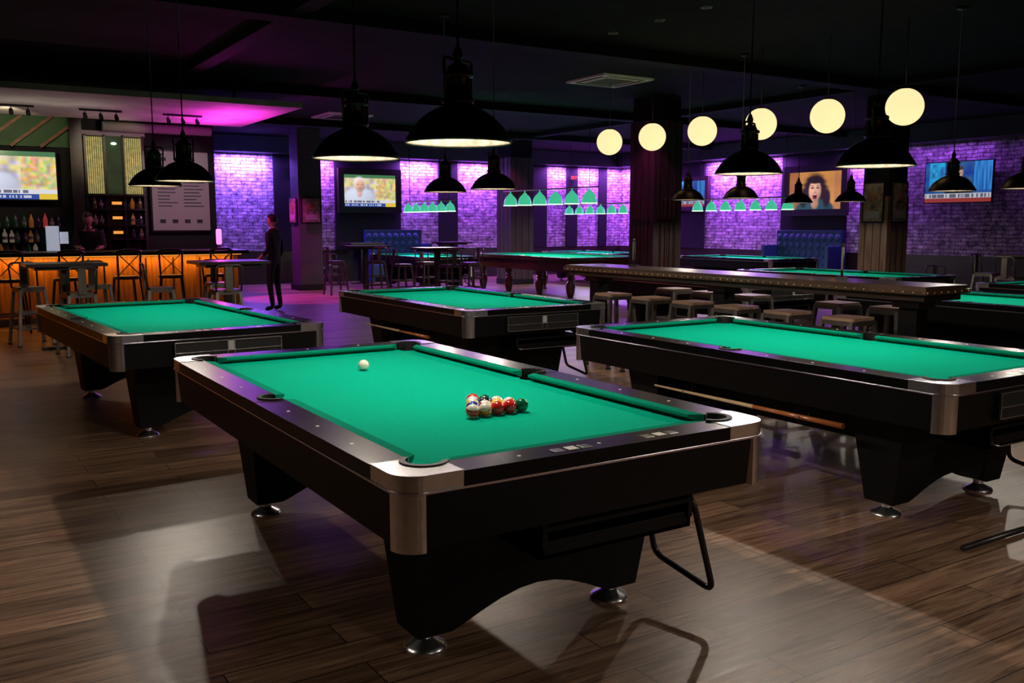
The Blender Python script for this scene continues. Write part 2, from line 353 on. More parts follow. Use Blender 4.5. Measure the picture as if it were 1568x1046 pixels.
    def rr(hw,hl,rad):
        P=[]
        for cx,cy,a0 in ((hw-rad,hl-rad,0),(-hw+rad,hl-rad,90),(-hw+rad,-hl+rad,180),(hw-rad,-hl+rad,270)):
            P+=[(cx+rad*math.cos(math.radians(a0+9*i)),cy+rad*math.sin(math.radians(a0+9*i))) for i in range(11)]
        return P
    oo=rr(HW+.003,HL+.003,.092); ii=rr(HW-.03,HL-.03,.07); n=len(oo)
    vs=[(x,y,zb-.0125) for x,y in oo]+[(x,y,zb-.020) for x,y in oo]+[(x,y,zb-.022) for x,y in ii]+[(x,y,zb-.0115) for x,y in ii]
    b.add(vs,[(k*n+i,k*n+(i+1)%n,((k+1)%4)*n+(i+1)%n,((k+1)%4)*n+i) for k in range(4) for i in range(n)],'silver')
    o=rr(HW-.012,HL-.012,.08); i_=rr(HW-.05,HL-.05,.06); n=len(o)
    vs=[(x,y,zb-.0225) for x,y in o]+[(x*.985,y*.992,.57) for x,y in o]+[(x,y,.57) for x,y in i_]+[(x,y,zb-.0225) for x,y in i_]
    fs=[]
    for k in range(4):
        for i in range(n): fs.append((k*n+i,k*n+(i+1)%n,((k+1)%4)*n+(i+1)%n,((k+1)%4)*n+i))
    b.add(vs,fs,'body')
    b.boxb(-.70,.70,-1.38,1.38,.59,.655,'base')
    b.boxb(-.26,.26,-.85,.85,.33,.60,'base')
    for sy in (-1,1):
        prof=[(-.54,.60),(-.495,.075),(-.36,.075)]
        for k in range(9):
            t=k/8; prof.append((-.32+.64*t,.09+.10*math.sin(math.pi*t)))
        prof+=[(.36,.075),(.495,.075),(.54,.60)]
        n=len(prof)
        th=lambda z:.085+.08*(z-.07)/.5
        vs=[(x,sy*.93-th(z),z) for x,z in prof]+[(x,sy*.93+th(z),z) for x,z in prof]
        b.add(vs,[(i,(i+1)%n,n+(i+1)%n,n+i) for i in range(n)]+[list(range(n)),list(range(n,2*n))],'base')
        for sx in (-1,1):
            c=(sx*.425,sy*.93,0)
            b.cyl((c[0],c[1],.03),(c[0],c[1],.08),.028,.028,'chrome',16)
            b.lathe([(0,.0),(.078,.0),(.08,.008),(.07,.02),(.035,.036),(.03,.042),(0,.042)],'chrome',28,c)
    b.boxb(-.18,.50,-1.32,-.90,.40,.415,'body'); b.boxb(-.18,-.165,-1.32,-.90,.40,.52,'body'); b.boxb(.485,.50,-1.32,-.90,.40,.52,'body')
    b.boxb(-.18,.50,-1.32,-1.305,.40,.46,'body'); b.boxb(-.18,.50,-1.335,-1.30,.50,.515,'base'); b.boxb(-.18,.5,-1.0,-.90,.415,.57,'base')
    for x in (-.17,.49): b.boxb(x-.01,x+.01,-1.33,-1.29,.44,.58,'base')
    b.tube(fillet([(.47,-1.22,.575),(.52,-1.31,.50),(.62,-1.33,.12),(.62,-.99,.17),(.52,-1.02,.5),(.5,-1.02,.575)],.05),.013,'blacksteel',8)
    if ballrack:
        y=-HL+.004
        for z in (.60,.655,.725): b.boxb(-.36,.40,y-.022,y-.012,z,z+.006,'chrome')
        for x in (-.36,.0,.05,.392): b.boxb(x,x+.006,y-.022,y-.012,.60,.731,'chrome')
        b.boxb(-.36,.40,y-.012,y+.03,.60,.731,'rubber')
        b.boxb(.01,.05,y-.016,y-.012,.66,.725,'grey')
        b.tube(fillet([(-.16,-1.30,.44),(-.16,-1.36,.42),(.48,-1.36,.42),(.48,-1.30,.44)],.04),.005,'chrome',8)
    return b.mesh('pool_table')
PT=pool_mesh(False); PTR=pool_mesh(True)
tabs=[(1.875,3.81,0,0),(4.66,3.89,0,1),(1.66,7.95,math.radians(3.5),1),(4.60,8.23,0,1),(8.98,5.1,0,1),(11.88,5.25,0,1),(9.03,9.25,0,1),(11.86,9.3,0,1),
 (15.7,14.9,0,0),(15.1,19.7,0,0),(10.08,19.9,0,0)]
tobj=[place(PTR if r else PT,'pool_table',(x,y,0),rz,.003) for x,y,rz,r in tabs]
def cue(name,x,y0,y1,z):
    b=B(); b.cyl((x,y0,z),(x,y0+(y1-y0)*.42,z),.0155,.012,'cue',10); b.cyl((x,y0+(y1-y0)*.42,z),(x,y1,z),.012,.0065,'cue2',10)
    for y in (y0+.18*(y1-y0),y0+.8*(y1-y0)): b.tube(fillet([(x+.05,y,.585),(x+.05,y,z-.03),(x-.03,y,z-.03),(x-.03,y,z+.01)],.02),.004,'blacksteel',6)
    b.obj(name)
cue('cue_stick',3.97,3.05,4.52,.49); cue('cue_stick',3.90,7.6,9.05,.49)
b=B(); b.tube(fillet([(4.03,2.40,.02),(4.75,2.40,.02),(4.95,2.52,.2),(4.95,2.6,.395)],.08),.015,'blacksteel',8); b.tube(fillet([(4.95,2.62,.39),(4.9,2.40,.30),(5.2,2.40,.30),(5.2,2.62,.39)],.08),.009,'chrome',8); b.obj('tray_stand')
# balls
BR=.0286
cols=[(.85,.55,.02),(.01,.04,.30),(.62,.02,.015),(.10,.02,.16),(.80,.16,.01),(.0,.12,.05),(.22,.01,.01),(.01,.01,.01)]
bm_=[mat('ball_%d'%i,c,.08,coat=.8) for i,c in enumerate(cols)]; bw=mat('ball_ivory',(.80,.74,.62),.08,coat=.8)
def ball(b,c,i,stripe):
    rnd=Matrix.Rotation(random.uniform(0,6.28),3,'Z')@Matrix.Rotation(random.uniform(.2,1.2),3,'X'); nu,nv=32,20
    for j in range(nv):
        for k in range(nu):
            def P(jj,kk):
                t=math.pi*jj/nv;q=2*math.pi*kk/nu; return Vector((math.sin(t)*math.cos(q),math.sin(t)*math.sin(q),math.cos(t)))
            d=P(j+.5,k+.5); m=bm_[i]
            if stripe and abs(d.z)>.52: m=bw
            if d.x>.93: m=bw
            if d.x>.985: m=bm_[7]
            R=rnd
            vs=[Vector(c)+BR*(R@P(j,k)),Vector(c)+BR*(R@P(j,k+1)),Vector(c)+BR*(R@P(j+1,k+1)),Vector(c)+BR*(R@P(j+1,k))]
            b.add(vs,[(0,1,2,3)],m,True)
b=B(); n=0; order=[(2,0),(1,1),(5,0),(0,1),(7,0),(3,1),(1,0),(6,1),(0,0),(4,1),(2,1),(4,1),(2,0),(2,0),(5,0)]
for row in range(5):
    for k in range(row+1):
        i,st=order[n]; n+=1
        ball(b,(1.915+(k-row/2)*.0575,3.33-row*.0500,.765+BR),i,st)
b.obj('racked_billiard_balls')
b=B(); b.sphere((0,0,0),BR,bw,32,20); b.obj('cue_ball',(1.92,4.49,.765+BR))
# ------------------------------------------------------------ snooker table with turned legs
b=B(); w,l=.98,1.85
b.boxb(-w,w,-l,l,.83,.845,'cloth')
for s in (-1,1):
    b.boxb(s*w-.09 if s>0 else -w,w if s>0 else -w+.09,-l,l,.80,.875,'snookwood'); b.boxb(-w+.09,w-.09,(l-.09) if s>0 else -l,l if s>0 else -l+.09,.80,.875,'snookwood')
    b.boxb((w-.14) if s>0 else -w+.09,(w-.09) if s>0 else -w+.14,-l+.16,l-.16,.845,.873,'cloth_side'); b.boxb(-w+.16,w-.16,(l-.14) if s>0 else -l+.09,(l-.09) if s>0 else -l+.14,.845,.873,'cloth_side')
b.boxb(-w+.05,w-.05,-l+.05,l-.05,.58,.80,'snookwood')
for x in (-w+.14,w-.14):
    for y in (-l+.16,-.6,.6,l-.16):
        b.lathe([(.0,0),(.07,0),(.075,.04),(.05,.07),(.06,.1),(.085,.2),(.095,.3),(.08,.38),(.05,.42),(.075,.45),(.05,.48),(.08,.5),(.085,.58)],'snookwood',20,(x,y,0))
for x in (-w+.09,w-.09):
    for y in (-l+.09,0,l-.09): b.tube([(x+.06*math.cos(a),y+.06*math.sin(a),.87) for a in [k*math.pi/4 for k in range(9)]],.012,'brass',6)
b.obj('snooker_table',(11.6,16.5,0),0,.004)
# ------------------------------------------------------------ pendant lamps
def pendant_mesh(htop):
    b=B(); R=.222
    b.lathe([(R+.004,-.006),(R+.007,.004),(R,.014),(.210,.034),(.190,.064),(.160,.096),(.122,.124),(.085,.142),(.066,.148),(.062,.162),(.068,.167),(.068,.178),(.056,.182),(.050,.265),(.066,.270),(.066,.285),(.050,.292),(.040,.315),(.016,.328),(.012,.345),(0,.345)],'bronze',48)
    b.lathe([(R+.004,-.006),(R-.006,.006),(.203,.030),(.183,.058),(.153,.089),(.115,.116),(.06,.136),(0,.14)],'enamel',48)
    for k in range(8):
        a=k*math.pi/4; b.boxb(.048,.060,-.004,.004,.186,.262,'bronze',Matrix.Rotation(a,4,'Z'))
    b.tube(fillet([(-.085,0,.150),(-.095,0,.34),(.095,0,.34),(.085,0,.150)],.02),.007,'bronze',8)
    b.boxb(-.09,.09,-.012,.012,.160,.173,'bronze')
    b.lathe([(0,.338),(.018,.338),(.022,.36),(.012,.39),(.005,.40),(.005,htop-.03),(.05,htop-.025),(.055,htop),(0,htop)],'blacksteel',14)
    b.sphere((0,0,.085),.028,'bulb',14,10); b.cyl((0,0,.10),(0,0,.138),.02,.02,'brass',12)
    return b.mesh('pendant_lamp')
ZR=1.875
PL=pendant_mesh(H-ZR)
WARM=(1,.88,.74)
def pendant(x,y,e=34,rz=0,drop=0):
    o=place(PL,'pendant_lamp',(x,y,ZR),rz)
    l=light('POINT','bulb_light',(0,0,.045),e,WARM,parent=o,size=.02)
for x,y in ((1.95,3.5),(1.95,4.6),(4.8,3.55),(4.8,4.55)): pendant(x,y,52,.4)
for x,y in ((1.8,7.72),(1.8,8.83),(4.75,7.82),(4.75,8.82)): pendant(x,y,42,.4)
for x,y in ((9.1,8.75),(9.1,9.75),(11.9,9.2),(11.9,10.2),(9.0,5.72),(9.0,4.95),(11.95,4.7),(11.95,5.8)): pendant(x,y,34,.4)
for x,y,e in ((-1.0,3.5,20),(-1.0,4.6,14),(1.95,-.9,45),(4.8,-.6,50),(4.8,.3,50)): pendant(x,y,e)
# globes
b=B(); b.sphere((0,0,0),.195,'globe',40,24); b.lathe([(0,.215),(.05,.21),(.055,.185),(.04,.18)],'blacksteel',16); b.cyl((0,0,.2),(0,0,H-2.78),.004,.004,'blacksteel',8); GM=b.mesh('globe_pendant_lamp')
for i,y in enumerate((11.4,10.41,9.39,8.35,7.33,6.32)): place(GM,'globe_pendant_lamp',(9.0,y,2.78))
def lightbar(x,y0,y1,z,n,s=1.):
    b=B(); b.cyl((0,y0,z+.255*s),(0,y1,z+.255*s),.014,.014,'brass',10)
    for k in range(n):
        y=y0+(y1-y0)*(k+.5)/n
        b.lathe([(r_*s,q*s) for r_,q in [(.124,0),(.120,.02),(.116,.06),(.106,.10),(.088,.140),(.060,.172),(.040,.182),(.036,.205),(.012,.21),(.012,.255)]],'greenglass',20,(0,y,z)); b.lathe([(.120*s,.006),(.0,.02)],'shadeinner',20,(0,y,z))
        b.lathe([(.127*s,-.003),(.127*s,.012)],'shadeinner',20,(0,y,z))
    for y in (y0+.3,y1-.3): b.cyl((0,y,z+.255),(0,y,H),.006,.006,'blacksteel',6)
    o=b.obj('green_shade_light_bar',(x,0,0))
    light('AREA','bar_light',(0,(y0+y1)/2,z-.02),60,(1,.95,.8),parent=o,size=.2,size_y=(y1-y0)*.8)
lightbar(10.2,18.5,21.1,1.82,6); lightbar(11.5,14.9,18.5,1.95,6,1.3); lightbar(15.1,18.3,21.1,1.80,6,1.05); lightbar(15.7,13.5,16.7,1.84,7,1.05)
# ------------------------------------------------------------ drink rail counter
b=B(); x0,x1,y0,y1=6.5,7.05,4.3,9.05
b.boxb(x0,x1,y0,y1,1.015,1.05,'counterwood'); b.boxb(x0-.02,x1+.02,y0-.02,y1+.02,.985,1.02,'counterwood'); b.boxb(x0+.03,x1-.03,y0+.03,y1-.03,.93,.985,'darkwood')
k=y0
while k<y1:
    b.sphere((x0-.02,k,1.002),.011,'brass',8,6); b.sphere((x1+.02,k,1.002),.011,'brass',8,6); k+=.09
k=x0
while k<x1: b.sphere((k,y0-.02,1.002),.011,'brass',8,6); k+=.09
for y in (4.58,6.7,8.75):
    b.boxb(6.70,6.85,y-.08,y+.08,0,.93,'body'); b.boxb(6.66,6.89,y-.12,y+.12,.86,.93,'darkwood'); b.boxb(6.55,7.0,y-.1,y+.1,0,.03,'body')
b.boxb(6.755,6.795,4.6,8.7,.22,.27,'blacksteel')
b.obj('drink_rail_counter',bevel=.005)
for y in (5.35,8.2):
    b=B(); b.boxb(-.05,.05,-.05,.05,0,.02,'steel'); b.cyl((0,0,.02),(0,0,.30),.012,.012,'gun',10); b.boxb(-.045,.045,-.006,.006,.08,.28,'gun'); b.sphere((0,0,.3),.018,'gun',10,8); b.obj('menu_holder',(6.85,y,1.05),.6)
def stool_mesh(h,seat,leg,back=False):
    b=B(); s=.155
    P=[]
    for cx,cy,a0 in ((s-.04,s-.04,0),(-s+.04,s-.04,90),(-s+.04,-s+.04,180),(s-.04,-s+.04,270)):
        P+=[(cx+.04*math.cos(math.radians(a0+18*i)),cy+.04*math.sin(math.radians(a0+18*i))) for i in range(6)]
    b.prism(P,h-.022,h,seat); b.prism([(x*1.03,y*1.03) for x,y in P],h-.06,h-.022,leg)
    f=.205
    for sx in (-1,1):
        for sy in (-1,1):
            b.beam((sx*s*.9,sy*s*.9,h-.03),(sx*f,sy*f,0),.035,.035,leg); b.boxb(sx*f-.022,sx*f+.022,sy*f-.022,sy*f+.022,0,.015,'rubber')
    for z in (.22,h*.55):
        t=1-z/h; k=s*.9+(f-s*.9)*t
        for sx in (-1,1): b.beam((sx*k,-k,z),(sx*k,k,z),.012,.028,leg); b.beam((-k,sx*k,z),(k,sx*k,z),.012,.028,leg)
    if back:
        b.tube(fillet([(-s,s,h-.02),(-s-.01,s+.05,h+.30),(s+.01,s+.05,h+.30),(s,s,h-.02)],.07),.012,leg,8)
        b.boxb(-.045,.045,s+.02,s+.035,h-.02,h+.29,leg)
    return b.mesh('stool')
ST=stool_mesh(.79,'stoolwood','gun'); TC=stool_mesh(.74,'gun','gun',True); LC=stool_mesh(.46,'gun','gun',True)
for y in (4.82,5.44,6.04,6.61,7.22,7.84): place(ST,'bar_stool',(6.27,y,0),random.uniform(-.08,.08)) 
for y in (5.2,5.8,6.9,7.5,8.1): place(ST,'bar_stool',(7.38,y,0),random.uniform(-.1,.1))
for y in (8.6,7.8,7.1):
    b=B(); b.lathe([(.035,-.004),(.055,-.012),(.06,0)],'gun',20); b.lathe([(0,-.002),(.035,-.003)],'enamel',20); o=b.obj('recessed_downlight',(6.82,y,H)); 
    light('SPOT','downlight',(0,0,-.03),45,(1,.85,.7),parent=o,size=.03,spot=70)
def cassette(x,y):
    b=B(); b.boxb(-.475,.475,-.475,.475,-.03,0,'white'); b.boxb(-.27,.27,-.27,.27,-.036,-.03,'grey')
    for k in range(4):
        T=Matrix.Rotation(k*math.pi/2,4,'Z'); b.boxb(-.33,.33,-.42,-.33,-.034,-.03,'black',T); b.boxb(-.33,.33,-.39,-.38,-.045,-.03,'white',T)
    for k in range(9): b.boxb(-.25,.25,-.24+k*.06-.006,-.24+k*.06+.006,-.04,-.036,'black')
    b.obj('ceiling_air_conditioner',(x,y,H))
cassette(8.95,11.35); cassette(7.3,17.9)
# ------------------------------------------------------------ TVs
def vmat(name,es):
    m=bpy.data.materials.new(name); m.use_nodes=True; nt=m.node_tree; bb=nt.nodes['Principled BSDF']; a=nt.nodes.new('ShaderNodeAttribute'); a.attribute_name='Col'
    bb.inputs['Base Color'].default_value=(0.01,.01,.01,1); bb.inputs['Roughness'].default_value=.2
    m.cycles.emission_sampling='NONE'
    nt.links.new(a.outputs['Color'],bb.inputs['Emission Color']); bb.inputs['Emission Strength'].default_value=es; return m
SM=vmat('tv_picture',1.05)
def sst(x): x=max(0,min(1,x)); return x*x*(3-2*x)
def E(c,u,v,cu,cv,a,bb,col,soft=.12,shade=.35,lx=-.4,lz=.5):
    dx=(u-cu)/a; dy=(v-cv)/bb; r=math.sqrt(dx*dx+dy*dy); t=sst((1+soft-r)/(2*soft))
    sh=1+shade*(dx*lx+dy*lz)-shade*.4*r*r
    return tuple(c[i]*(1-t)+col[i]*sh*t for i in range(3))
def hsh(i,j): 
    x=math.sin(i*127.1+j*311.7)*43758.5; return x-math.floor(x)
def vn(x,y):
    i,j=math.floor(x),math.floor(y); fx,fy=sst(x-i),sst(y-j)
    return (hsh(i,j)*(1-fx)+hsh(i+1,j)*fx)*(1-fy)+(hsh(i,j+1)*(1-fx)+hsh(i+1,j+1)*fx)*fy
def news(u,v):
    h=vn(u*13,v*9); g=vn(u*7+9,v*12); c=(.30+.55*h,.28+.45*h,.12+.6*g)
    if u>.62: c=(.35+.6*vn(u*26,v*14),.30+.45*vn(u*24+5,v*13),.05+.35*vn(u*18,v*22))
    if v>.9: c=(.06,.18,.08)
    c=E(c,u,v,.3,.30,.30,.30,(.62,.66,.80),.2)
    c=E(c,u,v,.3,.42,.05,.12,(.75,.45,.40),.4)
    c=E(c,u,v,.30,.72,.110,.205,(.80,.78,.76),.3)
    c=E(c,u,v,.31,.66,.090,.185,(.78,.44,.33),.3,.6)
    for s in (.275,.345): c=E(c,u,v,s,.69,.020,.016,(.38,.19,.14),.8); c=E(c,u,v,s,.725,.024,.010,(.55,.40,.34),.8)
    c=E(c,u,v,.31,.575,.036,.012,(.5,.2,.17),.8); c=E(c,u,v,.31,.63,.018,.04,(.66,.34,.26),.8)
    if v<.21: c=(.66,.66,.70)
    if v<.11: c=(.03,.07,.30)
    if .13<v<.19 and u<.7 and hsh(int(u*70),3)>.35: c=(.14,.14,.22)
    if v<.11 and .03<v<.08 and hsh(int(u*60),9)>.5: c=(.5,.5,.6)
    if v<.12 and u>.8: c=(.7,.5,.05)
    return c
def woman(u,v):
    q=.85+.3*vn(u*5,v*4); c=((.60-.2*abs(u-.6))*q,(.25-.08*abs(u-.6))*q,.055*q)
    if u<.2: c=(.36*q,.13*q,.035)
    if u>.86: c=(.44*q,.18*q,.045)
    wob=.012*math.sin(v*40)
    c=E(c,u+wob,v,.5,.50,.23,.46,(.022,.012,.012),.22,.1)
    c=E(c,u,v,.5,.02,.36,.26,(.02,.07,.09),.1)
    c=E(c,u,v,.5,.17,.07,.16,(.50,.25,.17),.3)
    c=E(c,u,v,.5,.49,.115,.29,(.78,.41,.28),.16,.6)
    c=E(c,u,v,.5,.78,.15,.10,(.02,.01,.012),.25,.1)
    for s in (-1,1):
        c=E(c,u,v,.5+s*.22,.30,.07,.25,(.02,.011,.011),.3,.1)
        c=E(c,u,v,.5+s*.050,.575,.034,.030,(.34,.15,.11),.7); c=E(c,u,v,.5+s*.050,.572,.018,.016,(.05,.03,.03),.5); c=E(c,u,v,.5+s*.052,.635,.036,.009,(.12,.06,.04),.7)
    c=E(c,u,v,.505,.49,.018,.035,(.66,.33,.22),.8); c=E(c,u,v,.505,.455,.02,.012,(.45,.2,.14),.8)
    c=E(c,u,v,.5,.35,.048,.085,(.55,.10,.09),.3); c=E(c,u,v,.5,.345,.034,.062,(.07,.01,.01),.3); c=E(c,u,v,.5,.395,.03,.016,(.7,.65,.6),.5)
    return c
def suit(u,v):
    c=(.01+.02*vn(u*9,v*7),.04+.06*vn(u*9,v*7),.20+.15*vn(u*5,v*6))
    if .06<u<.30 and v>.3: h=vn(u*24,v*14); c=(.02,.08+.3*h,.30+.4*h)
    if u>.74 and v>.3: h=vn(u*60,v*3); c=(.01+.03*h,.06+.2*h,.28+.4*h)
    c=E(c,u,v,.52,.30,.21,.35,(.012,.014,.022),.08,.2)
    c=E(c,u,v,.52,.46,.028,.13,(.6,.6,.66),.2)
    c=E(c,u,v,.52,.72,.056,.15,(.60,.34,.25),.2,.6); c=E(c,u,v,.52,.84,.060,.055,(.06,.04,.03),.3)
    for s in (-1,1): c=E(c,u,v,.52+s*.022,.735,.012,.014,(.2,.1,.08),.7)
    c=E(c,u,v,.52,.64,.022,.012,(.38,.17,.14),.7)
    if v<.22: c=(.42,.42,.48)
    if v<.10: c=(.25,.03,.03)
    if .11<v<.2 and hsh(int(u*70),4)>.4: c=(.10,.10,.14)
    return c
def tv(x,y,z,w,rz,painter,frame=.0,h=None):
    h=h or w*.5625; e=B(); e.boxb(-w/2-.02,w/2+.02,-.02,.03,-h/2-.02,h/2+.02,'black')
    if frame: 
        for s in (-1,1): e.boxb(s*(w/2+frame/2)-frame/2,s*(w/2+frame/2)+frame/2,-.07,.05,-h/2-frame,h/2+frame,'darkwood'); e.boxb(-w/2,w/2,-.07,.05,s*(h/2+frame/2)-frame/2,s*(h/2+frame/2)+frame/2,'darkwood')
    nx,ny=192,108; v=[]
    for j in range(ny+1):
        for i in range(nx+1): v.append((-w/2+w*i/nx,-.024,-h/2+h*j/ny))
    fs=[(j*(nx+1)+i,j*(nx+1)+i+1,(j+1)*(nx+1)+i+1,(j+1)*(nx+1)+i) for j in range(ny) for i in range(nx)]
    nf=len(e.f); e.add(v,fs,SM)
    me=bpy.data.meshes.new('wall_television'); me.from_pydata([tuple(p) for p in e.v],[],e.f)
    for m in e.mats: me.materials.append(m)
    for i,p in enumerate(me.polygons): p.material_index=e.m[i]
    ca=me.color_attributes.new('Col','FLOAT_COLOR','CORNER')
    for i,p in enumerate(me.polygons):
        if i>=nf:
            k=i-nf; c=painter((k%nx+.5)/nx,(k//nx+.5)/ny)
            for li in p.loop_indices: ca.data[li].color=(*c,1)
    place(me,'wall_television',(x,y,z),rz)
tv(10.25,RY1-.17,2.42,1.5,0,news,.16)
tv(RX1-.17,15.6,2.36,1.62,-math.pi/2,woman,.16,.92)
tv(RX1-.14,11.85,2.43,1.52,-math.pi/2,suit)
tv(RX1-.14,20.1,2.4,1.3,-math.pi/2,suit,.12)
tv(1.30,17.8,2.35,1.42,0,news)
for x,y,z in ((8.25,RY1-.14,2.95),(17.05,RY1-.14,2.95)):
    b=B(); b.boxb(-.14,.14,-.03,.0,-.08,.08,'black')
    for X in (-.10,):
        b.boxb(X-.012,X,-.036,-.03,-.05,.05,'red'); [b.boxb(X,X+.03,-.036,-.03,q-.008,q+.008,'red') for q in (-.042,0,.042)]
    b.beam((-.055,-.034,-.05),(-.01,-.034,.05),.006,.014,'red',up=(0,1,0)); b.beam((-.01,-.034,-.05),(-.055,-.034,.05),.006,.014,'red',up=(0,1,0))
    b.boxb(.015,.029,-.036,-.03,-.05,.05,'red'); b.boxb(.05,.11,-.036,-.03,.036,.05,'red'); b.boxb(.073,.087,-.036,-.03,-.05,.04,'red'); b.obj('exit_sign',(x,y,z))
# ------------------------------------------------------------ bar
b=B(); bx0,bx1=-3.,4.45
b.boxb(bx0,bx1,15.62,15.68,.0,1.05,'slat')
k=bx0+.1
while k<bx1: b.boxb(k-.012,k+.012,15.60,15.62,.12,1.0,'darkwood'); k+=.42
b.boxb(bx0,bx1,15.60,15.70,0,.12,'darkwood')
b.boxb(bx1-.06,bx1,15.68,16.3,0,1.05,'darkwood'); b.boxb(bx0,bx1,16.24,16.3,0,1.05,'darkwood')
b.boxb(bx0,bx1+.1,15.30,16.36,1.05,1.11,'darkwood'); b.boxb(bx0,bx1,15.40,15.44,1.035,1.05,'amber')
b.cyl((bx0,15.42,.2),(bx1,15.42,.2),.02,.02,'brass',10)
for k in range(6): b.cyl((bx0+.3+k*1.35,15.42,.2),(bx0+.3+k*1.35,15.6,.2),.014,.014,'brass',8)
b.obj('bar_counter',bevel=.004)
light('AREA','bar_front_glow',(.7,15.5,1.02),42,(1,.40,.045),size=7.2,size_y=.06,target=(.7,15.62,.3))
b=B(); b.boxb(-3,4.75,18.0,18.2,0,H-.01,'black'); b.obj('wall_bar')
b=B(); b.boxb(-3,4.7,17.45,17.98,0,.95,'darkwood'); b.boxb(-3,4.72,17.42,17.99,.95,.99,'body')
b.boxb(-1,2.3,17.94,17.99,2.85,3.4,'green')
for k in range(5):
    xx=.0+.45*k; b.beam((xx,17.9,2.84),(xx+.65,17.9,3.36),.05,.10,'tan',up=(0,1,0))
b.boxb(2.25,2.45,17.8,17.99,1,3.5,'darkwood')
b.boxb(2.45,3.5,17.88,17.99,3.08,3.16,'grey')
for a_,c_ in ((2.52,2.82),(3.13,3.44)):
    k=a_
    while k<c_-.02: b.cyl((k+.015,17.94,2.07),(k+.015,17.94,3.06),.012,.012,'gold',8); k+=.035
    b.boxb(a_,c_,17.955,17.985,2.07,3.07,'green')
b.boxb(2.82,3.13,17.92,17.98,2.05,3.08,'green'); b.sphere((2.975,17.9,2.95),.05,'shadeinner',12,8,(1,.5,.5))
for xx in (2.5,2.82,3.12,3.46): b.boxb(xx-.02,xx+.02,17.88,17.99,1.0,3.1,'darkwood')
for z in (1.25,1.5,1.78,2.03): b.boxb(2.5,3.46,17.72,17.99,z,z+.025,'darkwood'); 
for z in (1.36,1.62,1.88): b.boxb(2.90,3.06,17.9,17.93,z,z+.05,'amber')
for z in (1.2,1.45): b.boxb(.2,2.1,17.68,17.99,z,z+.025,'darkwood')
b.boxb(1.78,1.98,17.6,17.68,1.02,1.50,'fridge'); b.boxb(2.0,2.12,17.6,17.68,1.2,1.4,'fridge')
b.obj('back_bar_cabinet')
bc=[mat('bottle_glass_%d'%i,c,.12,coat=.5,emit=c,es=e_) for i,(c,e_) in enumerate([((.30,.10,.02),.25),((.02,.08,.03),.05),((.35,.03,.03),.5),((.35,.28,.2),.25),((.03,.02,.05),.02),((.10,.04,.02),.05),((.02,.02,.03),.02)])]  # emission puts the back-bar lighting into the glass colours
b=B()
def bottle(x,y,z,s,m): 
    b.lathe([(0,0),(.035,0),(.037,.02),(.037,.15*s),(.015,.20*s),(.013,.23*s),(.016,.235*s),(0,.24*s)],m,10,(x,y,z))
    if random.random()<.5: b.lathe([(.038,.05),(.038,.10)],'paper',10,(x,y,z))
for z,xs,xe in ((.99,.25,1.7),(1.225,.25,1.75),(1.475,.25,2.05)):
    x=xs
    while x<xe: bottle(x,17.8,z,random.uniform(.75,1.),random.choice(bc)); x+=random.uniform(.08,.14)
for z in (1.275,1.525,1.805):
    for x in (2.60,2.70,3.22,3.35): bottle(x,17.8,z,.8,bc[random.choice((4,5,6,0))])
b.obj('liquor_bottles')
b=B(); b.boxb(3.58,4.6,17.88,17.97,1.42,2.85,'paper'); b.boxb(3.55,4.63,17.9,17.99,1.39,2.88,'body')
random.seed(3)
for col_ in (3.68,4.14):
    z=2.35
    while z>1.85:
        b.boxb(col_,col_+random.uniform(.2,.38),17.875,17.88,z,z+.016,'ink'); z-=.062
for q in (3.70,3.92,4.14,4.36): b.boxb(q,q+.1,17.875,17.88,1.55,1.62,'ink')
b.boxb(3.95,4.22,17.875,17.88,2.46,2.51,'ink'); b.boxb(3.68,3.85,17.875,17.88,2.68,2.74,'ink'); b.obj('menu_board')
b=B(); b.cyl((2.75,17.6,3.22),(4.6,17.6,3.22),.085,.085,'paper',14); [b.boxb(x-.02,x+.02,17.58,17.99,3.2,3.34,'black') for x in (2.8,4.55)]; b.obj('projector_screen_roll')
b=B(); b.boxb(-4.9,4.92,13.6,16.8,3.25,3.33,'plaster'); [b.boxb(x-.02,x+.02,13.9,13.94,3.33,H-.001,'black') for x in (-2,1,4)]; b.obj('trim_5')
for x in (1.2,2.4,3.6):
    b=B(); b.boxb(-.3,.3,-.015,.015,-.03,0,'steel')
    for s in (-.22,0,.22): b.cyl((s,0,-.03),(s,0,-.07),.006,.006,'steel',6); b.cyl((s,-.04,-.13),(s,.03,-.07),.032,.026,'steel',12)
    o=b.obj('track_spotlight',(x,15.4,3.25))
light('SPOT','track_light',(1.2,15.5,3.1),70,(1,.8,.5),size=.05,spot=70,target=(1.0,18,2.9))
light('SPOT','track_light',(2.9,15.6,3.1),40,(1,.82,.55),size=.05,spot=40,target=(2.95,18,2.8))
light('SPOT','track_light',(4.1,15.4,3.1),85,(1,.85,.85),size=.05,spot=45,target=(4.1,18,2.1))
light('AREA','soffit_uplight',(1.4,14.9,2.6),4.,(1,.85,.7),size=2.,size_y=.1,rot=(math.pi,0,0))
light('AREA','pink_soffit_uplight',(4.3,15.4,2.75),48,(1,.035,.75),size=.12,size_y=2.0,rot=(math.pi,0,0))
b=B(); b.lathe([(0,0),(.06,0),(.06,.02),(.02,.03),(.02,.08)],'steel',14); b.lathe([(.03,.08),(.045,.1),(.045,.32),(.03,.34),(0,.34)],'neon',14); b.obj('neon_bottle_lamp',(4.25,16.0,1.11))
light('POINT','neon_glow',(4.25,15.95,1.6),10,(1,.1,.6),size=.1)
b=B(); h=.76
b.lathe([(0,h-.05),(.17,h-.05),(.19,h-.03),(.19,h-.005),(.17,h),(0,h+.004)],'darkwood',24)
